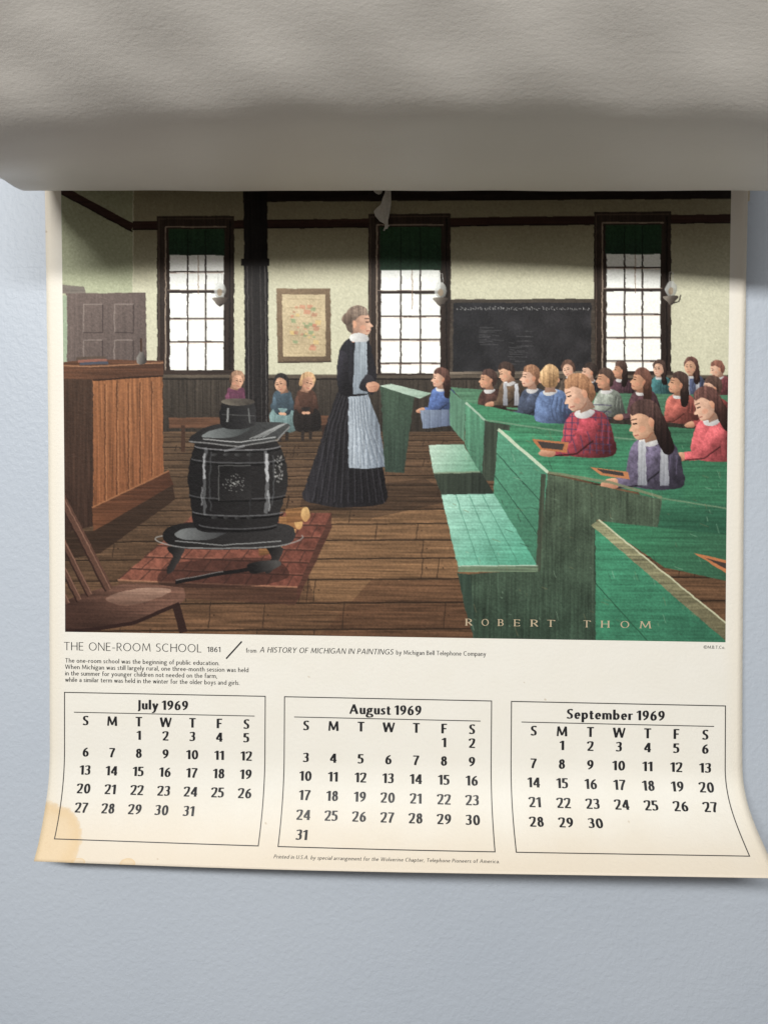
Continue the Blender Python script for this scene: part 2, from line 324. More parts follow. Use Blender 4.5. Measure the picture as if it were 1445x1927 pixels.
def poly(pts, col, col2=None, ax=None, gr=None, jit=.6, alpha=1):
    p = cxy(pts); x0 = max(0, int(p[:, 0].min())-2); x1 = min(CW, int(p[:, 0].max())+3); y0 = max(0, int(p[:, 1].min())-2); y1 = min(CH, int(p[:, 1].max())+3)
    if x1 <= x0 or y1 <= y0: return
    sl = (slice(y0, y1), slice(x0, x1)); XX = np.arange(x0, x1)+.5+N_M[sl]*jit; YY = (np.arange(y0, y1)+.5)[:, None]+N_B[sl]*jit*.7
    ins = np.zeros(XX.shape, bool); n = len(p)
    for i in range(n):
        ax_, ay = p[i]; bx_, by = p[(i+1) % n]
        if abs(ay-by) < 1e-9: continue
        ins ^= ((ay > YY) != (by > YY)) & (XX < (bx_-ax_)*(YY-ay)/(by-ay)+ax_)
    c = np.array(col, np.float32)/255
    if col2 is not None:
        q = cxy([ax[:2], ax[2:]]); d = q[1]-q[0]; t = np.clip(((XX-q[0, 0])*d[0]+(YY-q[0, 1])*d[1])/(d@d), 0, 1)[..., None]
        c = c*(1-t)+np.array(col2, np.float32)/255*t
    else: c = np.broadcast_to(c, XX.shape+(3,))
    if gr:
        k = np.zeros(XX.shape, np.float32)
        for name, amp in gr: k += GR[name][sl]*amp*(.3 if name == 'd' else .6)
        c = c*(1+k[..., None])
    ins = ins[..., None]*alpha; CAN[sl] = CAN[sl]*(1-ins)+np.clip(c, 0, 1)*ins
def line(pts, w, col, alpha=1, jit=.5, gr=None):
    for a, b in zip(pts[:-1], pts[1:]):
        dx, dy = b[0]-a[0], b[1]-a[1]; L = math.hypot(dx, dy) or 1; nx, ny = -dy/L*w/2, dx/L*w/2
        poly([(a[0]+nx, a[1]+ny), (b[0]+nx, b[1]+ny), (b[0]-nx, b[1]-ny), (a[0]-nx, a[1]-ny)], col, jit=jit, alpha=alpha, gr=gr)
def smooth(pts, n=6):
    p = np.array(pts, float); out = []; N = len(p)
    for i in range(N):
        a, b, c, d = p[i-1], p[i], p[(i+1) % N], p[(i+2) % N]
        for k in range(n):
            t = k/n; out.append(.5*(2*b+(c-a)*t+(2*a-5*b+4*c-d)*t*t+(3*b-a-3*c+d)*t**3))
    return [tuple(q) for q in out]
def blob(pts, col, col2=None, ax=None, gr=None, alpha=1): poly(smooth(pts), col, col2, ax, gr, .8, alpha)
def oval(cx, cy, rx, ry, col, col2=None, ax=None, gr=None, alpha=1): poly([(cx+rx*math.cos(i*.2618), cy+ry*math.sin(i*.2618)) for i in range(24)], col, col2, ax, gr, .6, alpha)

def head(x, y, s, hair, kind, face, skin=(216, 164, 132), m=1, tilt=0):
    """face 'l' profile, 'b' back, 't' half turned; m = -1 mirrors to the right"""
    ct, st = math.cos(math.radians(tilt)), math.sin(math.radians(tilt))
    M_ = lambda pts: [(x+m*s*(px*ct+(py-10)*st), y+s*(10+(py-10)*ct-px*st)) for px, py in pts]
    dk = tuple(int(q*.74) for q in skin); hg = sum(hair)/3; h2 = tuple(min(255, int((q*.72+hg*.28)*1.65)) for q in hair); hair = tuple(int(q*.85+hg*.15) for q in hair); h0 = tuple(int(q*.6) for q in hair)
    poly(M_([(-5, 6), (8, 6), (10, 21), (-7, 21)]), dk, tuple(int(q*.8) for q in dk), (x-6*s, y+8*s, x+9*s, y+18*s))
    if kind == 1 and face != 'b': blob(M_([(4, -4), (16, -6), (19, 10), (20, 26), (17, 38), (8, 36), (5, 18)]), hair, h0, (x, y, x+18*s, y+30*s), [('v', .16)])
    if face == 'b':
        oval(x-13*s*m, y+3*s, 2.6*s, 4*s, (206, 150, 120)); oval(x+14*s*m, y+3*s, 2.2*s, 4*s, (186, 132, 104))
        blob(M_([(-13, 3), (-13, -9), (-4, -20), (8, -20), (15, -10), (14, 4), (9, 13 if kind == 0 else 32), (-6, 13 if kind == 0 else 32)]), h2, hair, (x-8*s, y-18*s, x+8*s, y+2*s), [('v', .16), ('f', .05)])
        if kind: line(M_([(1, -19), (1, 26)]), 1.2*s, h0, .6)
    elif face == 'l':
        blob(M_([(-10, -14), (-14, -7), (-14.5, -1), (-19, 5), (-15.5, 7), (-16, 11), (-13, 16), (-6, 17), (3, 12), (7, 3), (7, -10), (-1, -17)]), skin, dk, (x-14*s*m, y, x+6*s*m, y+5*s), [('m', .05)])
        blob(M_([(-10, 7), (-6, 3.5), (-2, 7), (-6, 10.5)]), (214, 140, 112), alpha=.5)
        line(M_([(-13.5, -.5), (-9, 0)]), 1.5*s, (54, 38, 32)); line(M_([(-14, -4.5), (-8, -4.5)]), 1.1*s, h0, .7); line(M_([(-15, 11), (-10.5, 11.5)]), 1.2*s, (158, 84, 74), .9); line(M_([(-12, 16), (-4, 17), (3, 13)]), 1.3*s, (142, 94, 72), .7)
        blob(M_([(-12, -9), (-10, -18), (1, -22), (13, -16), (17, -3), (14, 10), (8, 14), (6, 4), (3, -3), (-4, -9)]), hair, h2, (x+12*s*m, y+8*s, x-4*s*m, y-19*s), [('v', .18), ('f', .06)])
        blob(M_([(2, 1), (5, -2), (7.5, 2), (5, 7.5), (2.5, 6)]), (208, 150, 120), (176, 118, 92), (x, y, x+6*s, y+4*s))
    else:
        blob(M_([(-13, -8), (-14, 3), (-10, 14), (-3, 18), (5, 15), (11, 6), (11, -9), (0, -16)]), skin, dk, (x-10*s*m, y, x+11*s*m, y+5*s), [('m', .05)])
        for ex in (-8.5, -.5): line(M_([(ex-2.3, .5), (ex+2.3, .3)]), 1.7*s, (50, 36, 32)); line(M_([(ex-2.8, -3.4), (ex+2.8, -3.7)]), 1*s, h0, .7)
        line(M_([(-5.5, 0), (-7, 6.5), (-4.5, 7)]), 1.1*s, (160, 106, 82), .8); line(M_([(-8, 11.5), (-1.5, 11.3)]), 1.4*s, (160, 82, 74), .9); oval(x+4*s*m, y+7*s, 3.6*s, 3*s, (212, 138, 112), alpha=.45)
        blob(M_([(-14, 0), (-15, -10), (-6, -21), (7, -21), (16, -11), (15, 8 if kind == 0 else 24), (10, 9 if kind == 0 else 26), (10, -4), (2, -12), (-6, -12), (-11, -7)]), hair, h2, (x+12*s*m, y+6*s, x-4*s*m, y-18*s), [('v', .18), ('f', .06)])
    for i in range(7): line(M_([(-7+i*3.2, -18+abs(i-3)*1.2), (-2+i*2.6, -10+i*1.2)]), .9*s, h2, .45)
# walls
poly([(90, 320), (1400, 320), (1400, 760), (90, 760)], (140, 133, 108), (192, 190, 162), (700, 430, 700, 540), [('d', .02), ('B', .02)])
poly([(90, 320), (250, 320), (250, 760), (90, 760)], (150, 152, 124), (170, 176, 144), (170, 400, 170, 560), [('d', .035)])
line([(251, 330), (251, 690)], 2, (206, 204, 176), .7)
poly([(458, 320), (1400, 320), (1400, 374), (458, 380)], (46, 38, 34), gr=[('h', .1)])
for a, b in (((100, 348), (250, 428)), ((250, 424), (1400, 410))): line([a, b], 15, (62, 40, 34), gr=[('h', .12)]); line([(a[0], a[1]+8), (b[0], b[1]+8)], 2.5, (34, 22, 20))
# doorway on the side wall
poly([(90, 532), (160, 540), (162, 552), (90, 552)], (120, 112, 104), gr=[('h', .06)])
poly([(125, 552), (275, 550), (277, 690), (125, 692)], (112, 98, 92), (92, 80, 76), (130, 550, 270, 690), [('d', .07), ('v', .04)])
poly([(90, 556), (127, 556), (127, 690), (90, 690)], (148, 164, 138), gr=[('d', .03)])
for x in (158, 216):
    for y0, y1 in ((572, 626), (640, 682)): line([(x, y1), (x, y0), (x+36, y0)], 2, (150, 138, 130), .6); line([(x+36, y0), (x+36, y1), (x, y1)], 2, (60, 50, 48), .7)
# windows
def window(x0, x1, y0, y1, yb):
    poly([(x0, y0), (x1, y0-1), (x1, y1), (x0, y1)], (64, 52, 44), (44, 34, 30), (x0, y0, x1, y1), [('v', .12), ('d', .05)])
    line([(x0+4, y1), (x0+4, y0+5), (x1-4, y0+4)], 2, (108, 92, 80), .6); line([(x1-8, y0+8), (x1-8, y1)], 2.5, (26, 20, 18))
    a, b = x0+24, x1-20
    line([(a-8, y1), (a-8, y0+20), (b+6, y0+20)], 2.4, (170, 152, 134), .8)
    poly([(a, yb), (b, yb), (b, y1-3), (a, y1-3)], (232, 236, 230), (240, 241, 232), (a, yb, b, y1), [('B', .012)])
    poly([(a-2, y0+24), (b+2, y0+24), (b+2, yb), (a-2, yb)], (48, 84, 54), (36, 62, 44), (a, y0, a, yb), [('d', .16), ('v', .06)])
    for i in (1, 2): line([(a+(b-a)*i/3, y0+26), (a+(b-a)*i/3, yb)], 2, (26, 40, 30), .7)
    ym = (y0+y1)/2-6
    for i in (1, 2): line([(a+(b-a)*i/3, yb), (a+(b-a)*i/3, y1)], 3.2, (66, 56, 52))
    y = y0+60
    while y < y1-20:
        if y > yb+8 and abs(y-ym) > 16: line([(a, y), (b, y)], 3, (72, 58, 52)); line([(a, y+2.5), (b, y+2.5)], 1.2, (188, 150, 130), .6)
        y += 44
    line([(a-6, ym), (b+4, ym)], 6, (52, 42, 38)); line([(a-6, ym-3), (b+4, ym-3)], 1.5, (150, 132, 118), .7)
    line([((a+b)/2+3, yb), ((a+b)/2+3, yb+74)], 1.6, (140, 110, 90), .8)
    poly([(x0-3, y1-6), (x1+4, y1-6), (x1+4, y1+8), (x0-3, y1+8)], (58, 46, 40), gr=[('h', .1)])
window(296, 441, 407, 702, 480); window(693, 848, 403, 708, 508); window(1117, 1262, 399, 704, 478)
# framed paper on the wall
poly([(520, 542), (622, 543), (623, 680), (523, 682)], (132, 112, 88), (98, 82, 64), (520, 540, 622, 680), [('d', .06)])
poly([(531, 553), (612, 554), (613, 670), (533, 671)], (196, 178, 142), (182, 162, 126), (531, 553, 612, 670), [('d', .05), ('b', .05)])
for i in range(34):
    x = 546+rng.random()*48; y = 572+rng.random()*78; w = 4+rng.random()*8
    poly([(x, y), (x+w, y+1), (x+w-1, y+w*.8), (x-1, y+w*.7)], [(198, 122, 100), (112, 144, 104), (208, 176, 112), (168, 112, 92)][i % 4], alpha=.6, jit=1)
for i in range(7): line([(540, 562+i*17), (605, 563+i*17)], 1, (140, 120, 92), .5)
line([(523, 682), (623, 680)], 3, (60, 48, 38), .8)
# plain oil lamps on brackets
for x, y in ((414, 548), (829, 548), (1262, 546)):
    oval(x, y-2, 11, 15, (206, 210, 206), (120, 122, 118), (x-8, y-8, x+9, y+8), alpha=.75); line([(x-4, y-14), (x-3, y-34), (x+3, y-34), (x+4, y-14)], 1.4, (190, 192, 188), .8); oval(x, y+2, 5, 7, (140, 120, 96), alpha=.7)
    blob([(x-13, y+12), (x+13, y+12), (x+9, y+20), (x+2, y+28), (x-2, y+28), (x-9, y+20)], (66, 58, 52), (130, 122, 112), (x+8, y+20, x-8, y+12)); line([(x, y+26), (x+14, y+22), (x+18, y+10)], 2, (40, 34, 32))
# blackboard with chalk strokes
poly([(848, 563), (1118, 562), (1120, 710), (846, 712)], (72, 64, 56), gr=[('h', .1), ('d', .06)])
poly([(853, 570), (1112, 569), (1112, 698), (852, 700)], (42, 42, 45), (54, 52, 54), (850, 570, 1110, 700), [('b', .12), ('d', .08), ('B', .08)])
for i in range(52):
    x = 860+i*4.8+rng.random()*1.5; y = 580+rng.random()*1.5; r = (2.6 if i % 2 else 1.6)*(.8+.4*rng.random()); a0 = rng.random()*6.28; line([(x+r*.7*math.cos(a0+k*.8), y-(r-2)+r*math.sin(a0+k*.8)) for k in range(4+int(rng.random()*4))], .9, (205, 205, 200), .65)
for k in range(9):
    x = 880+rng.random()*190; y = 610+rng.random()*50
    for j in range(4): line([(x+rng.random()*4, y+j*9), (x+12+rng.random()*16, y+j*9+rng.random()*2)], 1.6, (120, 120, 120), .3)
line([(846, 702), (1120, 700)], 5, (120, 108, 94), gr=[('h', .1)])
# wainscot and floor
poly([(250, 704), (1400, 706), (1400, 840), (250, 840)], (70, 62, 54), (50, 44, 38), (700, 706, 700, 840), [('v', .12), ('d', .06)])
line([(250, 708), (1400, 708)], 5, (92, 82, 70), gr=[('h', .1)]); line([(250, 713), (1400, 713)], 2.5, (30, 25, 22))
for x in range(262, 1390, 15): line([(x, 716), (x, 812)], 1.3, (34, 29, 26), .6)
poly([(90, 812), (1400, 812), (1400, 1240), (90, 1240)], (84, 66, 50), (104, 76, 54), (700, 812, 760, 1080), [('h', .14), ('d', .06), ('B', .06)])
poly([(560, 960), (900, 960), (900, 1130), (590, 1130)], (142, 108, 74), gr=[('h', .12), ('d', .06)], alpha=.55)
poly([(700, 1090), (900, 1090), (900, 1240), (560, 1240)], (92, 64, 46), gr=[('h', .14), ('d', .06)], alpha=.6)
y = 818; k = 9
while y < 1230:
    line([(90, y+6), (1400, y-2)], 1.2+k*.05, (46, 34, 26), .75); line([(90, y+8), (1400, y)], 1.2, (150, 118, 84), .28)
    for j in range(7):
        x = rng.random()*1250+110; line([(x, y), (x-4, y+k)], 1.8, (50, 38, 30), .7); oval(x+6, y+k*.5, 1.2, 1.2, (40, 30, 24))
    y += k; k *= 1.13
poly([(570, 930), (800, 900), (860, 940), (700, 975), (560, 975)], (60, 46, 36), gr=[('h', .1)], alpha=.5)
# back bench with three small seated figures
def sitter(x, y, s, hair, top, lap, face=(206, 154, 124)):
    blob([(x-17*s, y+20*s), (x-9*s, y+12*s), (x+9*s, y+12*s), (x+17*s, y+20*s), (x+19*s, y+52*s), (x-19*s, y+52*s)], top, tuple(int(q*.7) for q in top), (x-10*s, y+20*s, x+14*s, y+50*s), [('d', .1), ('m', .06)])
    if lap: blob([(x-20*s, y+48*s), (x+20*s, y+48*s), (x+24*s, y+84*s), (x-18*s, y+86*s)], lap, tuple(int(q*.7) for q in lap), (x-10*s, y+50*s, x+14*s, y+90*s), [('v', .08), ('d', .06)])
    for sg in (-1, 1): blob([(x+sg*15*s, y+22*s), (x+sg*19*s, y+36*s), (x+sg*12*s, y+54*s), (x+sg*3*s, y+56*s), (x+sg*4*s, y+51*s), (x+sg*11*s, y+40*s)], tuple(min(255, int(q*1.2)) for q in top), tuple(int(q*.6) for q in top), (x, y+22*s, x+10*s, y+54*s), [('d', .1)]); oval(x+sg*3*s, y+54*s, 4*s, 2.6*s, face)
    line([(x-5*s, y+86*s), (x-6*s, y+104*s)], 6*s, (52, 44, 40)); line([(x+8*s, y+86*s), (x+8*s, y+102*s)], 6*s, (48, 40, 36))
    head(x, y-1*s, .86*s, hair, 1 if int(x) % 2 else 0, 't', face, 1 if int(x) % 3 else -1, 14)
poly([(318, 786), (620, 782), (620, 800), (318, 806)], (98, 68, 50), gr=[('h', .12)])
line([(345, 800), (345, 850)], 8, (72, 50, 38)); line([(610, 800), (610, 842)], 8, (60, 42, 34))
sitter(444, 716, 1.0, (104, 74, 54), (108, 62, 84), (80, 50, 66))
sitter(532, 722, 1.05, (34, 30, 30), (74, 92, 104), (120, 148, 148)); sitter(576, 720, 1.05, (140, 104, 66), (92, 64, 52), (44, 38, 36))
# post
poly([(458, 320), (503, 320), (506, 800), (462, 800)], (42, 38, 38), (30, 27, 27), (458, 500, 505, 500), [('v', .14), ('d', .06)])
for x, c in ((466, 92), (474, 64), (490, 74), (499, 104)): line([(x, 498), (x+3, 800)], 1.8, (c, c-4, c-6), .7)
poly([(454, 486), (507, 486), (507, 500), (454, 500)], (34, 29, 28))
# desk on the left
poly([(90, 684), (178, 690), (178, 990), (90, 1010)], (74, 54, 42), (62, 44, 36), (100, 700, 170, 1000), [('v', .1), ('d', .06)])
poly([(176, 690), (306, 682), (308, 905), (176, 985)], (146, 96, 60), (122, 76, 48), (176, 700, 300, 960), [('v', .12), ('d', .05)])
for i in range(1, 6): line([(176+i*22, 724-i*1.4), (176+i*22, 966-i*14)], 2, (84, 52, 34), .8); line([(179+i*22, 724-i*1.4), (179+i*22, 966-i*14)], 1.2, (182, 130, 88), .5)
poly([(90, 684), (170, 676), (308, 678), (308, 706), (176, 714), (90, 712)], (104, 70, 50), (88, 58, 42), (90, 690, 300, 690), [('h', .12), ('d', .05)])
line([(90, 686), (172, 690), (308, 682)], 2.2, (166, 122, 88), .8); line([(176, 715), (308, 707)], 3, (52, 34, 26))
poly([(174, 955), (318, 885), (326, 912), (176, 1000)], (104, 66, 44), (80, 50, 36), (174, 950, 320, 920), [('h', .12)]); line([(174, 955), (318, 886)], 2.5, (160, 108, 72), .8)
poly([(90, 1000), (176, 1000), (326, 912), (330, 940), (190, 1040), (90, 1060)], (60, 44, 34), gr=[('h', .12)])
for i, c in enumerate(((74, 78, 90), (138, 92, 78), (90, 76, 66))): poly([(150-i*3, 682-i*5), (204-i*2, 680-i*5), (204-i*2, 685-i*5), (150-i*3, 687-i*5)], c)
blob([(258, 683), (262, 664), (266, 660), (270, 664), (276, 683)], (128, 124, 118), (64, 60, 58), (260, 670, 274, 672)); line([(266, 662), (266, 636)], 3.4, (70, 48, 36))
# brick hearth and iron stove
poly([(222, 1092), (372, 962), (624, 966), (560, 1106)], (128, 78, 62), (112, 66, 54), (300, 980, 560, 1100), [('m', .09), ('d', .08), ('b', .06)])
for i in range(1, 6): t = i/6; line([(222+150*t, 1092-130*t), (560+64*t, 1106-140*t)], 2.6, (74, 48, 40), .9); line([(222+150*t, 1089-130*t), (560+64*t, 1103-140*t)], 1.2, (168, 116, 94), .4)
for i in range(6):
    for j in range(9): t0 = i/6; t1 = (i+1)/6; s = (j+.5*(i % 2))/8.5; a = (222+150*t0+s*(338-86*t0), 1092-130*t0+s*(14-10*t0)); b = (222+150*t1+s*(338-86*t1), 1092-130*t1+s*(14-10*t1)); line([a, b], 2.2, (76, 50, 42), .8)
poly([(222, 1092), (560, 1106), (556, 1138), (226, 1120)], (92, 66, 50), (80, 54, 42), (222, 1092, 560, 1130), [('h', .12), ('d', .06)]); poly([(560, 1106), (624, 966), (624, 994), (556, 1138)], (84, 54, 44), gr=[('h', .12)])
line([(222, 1091), (560, 1105)], 3, (164, 118, 90), .7)
for i in range(5):
    x = 506+i*13; y = 1044-i*15; poly([(x-20, y-26), (x+16, y-30), (x+18, y-4), (x-18, y+2)], (150, 108, 66), (120, 82, 50), (x, y-28, x, y), [('h', .14)]); oval(x+17, y-16, 8, 14, (208, 166, 108), (176, 128, 80), (x+12, y-26, x+20, y), [('m', .06)])
blob([(300, 1100), (330, 1060), (500, 1050), (545, 1080), (500, 1100), (380, 1106)], (52, 34, 30), alpha=.55)
K = (30, 28, 28)
for x in (330, 516): blob([(x-14, 1030), (x+16, 1030), (x+10, 1052), (x-6, 1076), (x-16, 1078), (x-12, 1062), (x-4, 1048)], K, (60, 56, 54), (x-10, 1040, x+12, 1050))
poly(smooth([(306, 1006), (350, 984), (520, 984), (556, 1004), (520, 1030), (345, 1032)]), K, (54, 52, 52), (310, 1010, 540, 1000), [('d', .08)]); blob([(330, 1006), (352, 994), (430, 996), (400, 1014), (350, 1016)], (128, 132, 132), (60, 60, 62), (340, 1000, 430, 1010), alpha=.8)
line(smooth([(306, 1008), (345, 1030), (520, 1028), (556, 1004)])[:18], 2.4, (150, 150, 148), .7)
blob([(372, 996), (360, 950), (354, 900), (362, 850), (380, 822), (450, 812), (510, 822), (534, 856), (542, 905), (530, 955), (512, 996), (440, 1002)], (26, 24, 25), (44, 42, 42), (360, 900, 540, 900), [('d', .09), ('b', .06)])
for y, rx, c in ((838, 82, 108), (862, 88, 66), (930, 92, 58), (962, 86, 82), (986, 74, 64)):
    pts = [(448+rx*math.cos(a), y+9*math.sin(a)) for a in np.linspace(.15, math.pi-.1, 14)]; line(pts, 2.4, (c+24, c+24, c+26), .75); line([(p, q+4) for p, q in pts], 3, (12, 11, 12), .8)
for x, y0, y1, w, c in ((388, 842, 980, 5, 130), (398, 850, 970, 3, 84), (500, 846, 976, 6, 150), (512, 856, 960, 3, 96), (470, 850, 980, 2, 60)):
    line([(x+(x-448)*.06*math.sin((y0+j*8-y0)/(y1-y0)*3.1), y0+j*8) for j in range(int((y1-y0)/8))], w, (c, c+2, c+4), .5, jit=1.4)
poly([(412, 876), (472, 876), (474, 940), (412, 942)], (20, 18, 19), (48, 46, 46), (412, 876, 474, 940), [('d', .1)]); line([(412, 942), (412, 876), (472, 876)], 2, (112, 112, 110), .6)
for i in range(60): a = rng.random()*6.28; r = rng.random(); oval(442+22*r*math.cos(a), 910+20*r*math.sin(a), 1.4, 1.2, (150, 150, 146), alpha=.5)
for i in range(40): a = rng.random()*6.28; r = rng.random()**.5; oval(524+9*r*math.cos(a), 880+30*r*math.sin(a), 1.5, 1.8, (170, 170, 166), alpha=.5)
blob([(356, 826), (400, 800), (500, 794), (545, 800), (520, 826), (450, 838), (380, 836)], (34, 32, 33), (70, 72, 72), (360, 830, 540, 800), [('d', .08)])
blob([(380, 822), (412, 806), (470, 804), (440, 822)], (132, 138, 138), (70, 74, 74), (380, 820, 460, 806), alpha=.85)
for i in range(4): line([(470+i*8, 826-i), (528+i*4, 799-i)], 1.8, (176, 178, 176), .6)
line([(356, 830), (450, 840), (522, 828), (545, 803)], 2.4, (150, 150, 148), .7)
blob([(418, 802), (414, 776), (420, 758), (448, 752), (476, 758), (482, 776), (478, 800), (448, 808)], (24, 23, 24), (50, 49, 50), (414, 780, 482, 780), [('d', .08)])
oval(448, 756, 32, 7, (112, 104, 92), (70, 64, 58), (420, 754, 476, 758), [('m', .1)]); line([(430, 768), (428, 794)], 3.5, (170, 172, 170), .7); line([(468, 768), (470, 796)], 2.4, (120, 122, 120), .7); line([(418, 780), (480, 782)], 1.6, (110, 110, 108), .6)
line([(330, 1096), (420, 1078), (480, 1070)], 7, (28, 26, 26)); line([(330, 1092), (420, 1075)], 1.8, (130, 128, 126), .7); blob([(470, 1060), (520, 1054), (528, 1064), (500, 1076), (472, 1078)], (30, 28, 28), (78, 76, 74), (480, 1076, 520, 1056))
for x, y0, y1, w, c in ((384, 852, 900, 4, 196), (503, 852, 905, 5, 214), (380, 915, 950, 3, 160), (506, 920, 962, 4, 180), (440, 842, 846, 40, 150)): line([(x, y0), (x+1, y1)], w, (c, c+2, c+4), .55, jit=1.6)
line([(382, 826), (452, 832), (520, 822)], 2, (214, 216, 214), .6); line([(330, 1018), (420, 1026), (530, 1018)], 2, (200, 202, 200), .5)
for x in (404, 426, 448, 470): oval(x, 856, 6, 3, (92, 92, 92), (30, 30, 30), (x-6, 854, x+6, 858), alpha=.7); oval(x, 974, 6, 3, (84, 84, 84), (26, 26, 26), (x-6, 972, x+6, 976), alpha=.7)
# chair, bottom left
blob([(90, 1150), (150, 1120), (240, 1098), (330, 1104), (348, 1112), (338, 1136), (250, 1170), (160, 1184), (90, 1184)], (112, 80, 66), (70, 48, 40), (250, 1100, 200, 1180), [('h', .1), ('d', .05)])
blob([(200, 1128), (250, 1108), (320, 1108), (300, 1124), (240, 1140)], (168, 136, 118), (112, 84, 70), (260, 1108, 260, 1140), [('h', .1)], .7)
line([(338, 1136), (250, 1172), (160, 1186), (90, 1188)], 7, (52, 34, 30)); line([(332, 1140), (346, 1190)], 15, (54, 36, 32)); line([(150, 1185), (140, 1215)], 16, (44, 30, 28))
for x0, y0, x1, y1, w in ((100, 905, 206, 1110, 17), (90, 960, 170, 1120, 11), (90, 1010, 150, 1130, 10), (90, 1060, 128, 1136, 10)): line([(x0, y0), (x1, y1)], w, (92, 64, 52), gr=[('d', .08)]); line([(x0+3, y0-2), (x1+3, y1-2)], 2, (158, 120, 100), .5); line([(x0-w*.4, y0+3), (x1-w*.4, y1+3)], 3, (46, 30, 26), .8)
# woman in a long dark dress, seen from behind
blob([(624, 770), (604, 830), (580, 900), (570, 938), (600, 950), (650, 955), (700, 952), (728, 940), (722, 890), (708, 820), (696, 770), (690, 735), (640, 735)], (44, 42, 46), (30, 28, 31), (600, 900, 700, 900), [('v', .2), ('d', .08)])
for i in range(11): x = 640+i*5.2; line([(x, 742), (648+(x-660)*1.5, 800), (650+(x-664)*2.6, 946)], 1.6, (78, 76, 82), .5); line([(x+2, 742), (651+(x-660)*1.5, 800), (654+(x-664)*2.6, 946)], 1.6, (16, 15, 17), .5)
poly([(656, 742), (692, 738), (714, 800), (726, 878), (690, 882), (656, 880)], (150, 160, 170), (118, 128, 140), (664, 800, 720, 800), [('v', .12), ('d', .06)])
for i in range(6): line([(662+i*5, 748), (663+i*6+rng.random()*4, 800), (662+i*11.5, 876)], 1.6, (92, 102, 114), .55); line([(664+i*5, 748), (666+i*6, 800), (666+i*11.5, 872)], 1.4, (186, 194, 200), .35)
blob([(640, 660), (652, 640), (676, 632), (694, 642), (700, 670), (700, 720), (690, 742), (642, 742), (634, 700)], (42, 42, 48), (28, 27, 31), (640, 650, 700, 720), [('v', .16), ('d', .08)])
poly([(668, 640), (690, 640), (692, 740), (664, 742)], (146, 156, 164), (120, 130, 140), (668, 640, 690, 740), [('v', .1)])
blob([(640, 662), (634, 700), (640, 738), (660, 746), (662, 728), (654, 700), (654, 668)], (52, 50, 58), (24, 22, 26), (638, 690, 660, 700), [('d', .12), ('m', .08)])
blob([(700, 664), (708, 700), (706, 730), (700, 742), (692, 726), (694, 680)], (36, 34, 40), gr=[('d', .1)])
poly([(664, 626), (688, 626), (690, 642), (662, 644)], (198, 150, 126)); head(674, 606, 1.45, (92, 76, 64), 0, 'l', (212, 164, 138), -1); oval(653, 600, 10, 11, (122, 104, 90), (74, 60, 52), (650, 592, 660, 610), [('v', .16)])
poly(smooth([(660, 630), (676, 626), (692, 632), (690, 642), (662, 642)]), (216, 216, 212), (170, 170, 170), (662, 630, 690, 640))
blob([(690, 704), (706, 716), (704, 732), (688, 736), (676, 728)], (34, 32, 38), (58, 56, 62), (690, 736, 700, 704), [('d', .1)]); blob([(690, 722), (704, 718), (714, 724), (710, 734), (694, 736)], (214, 160, 132), (168, 116, 92), (690, 720, 712, 736), [('m', .04)]); line([(694, 728), (710, 726)], 1.2, (150, 100, 80), .7)
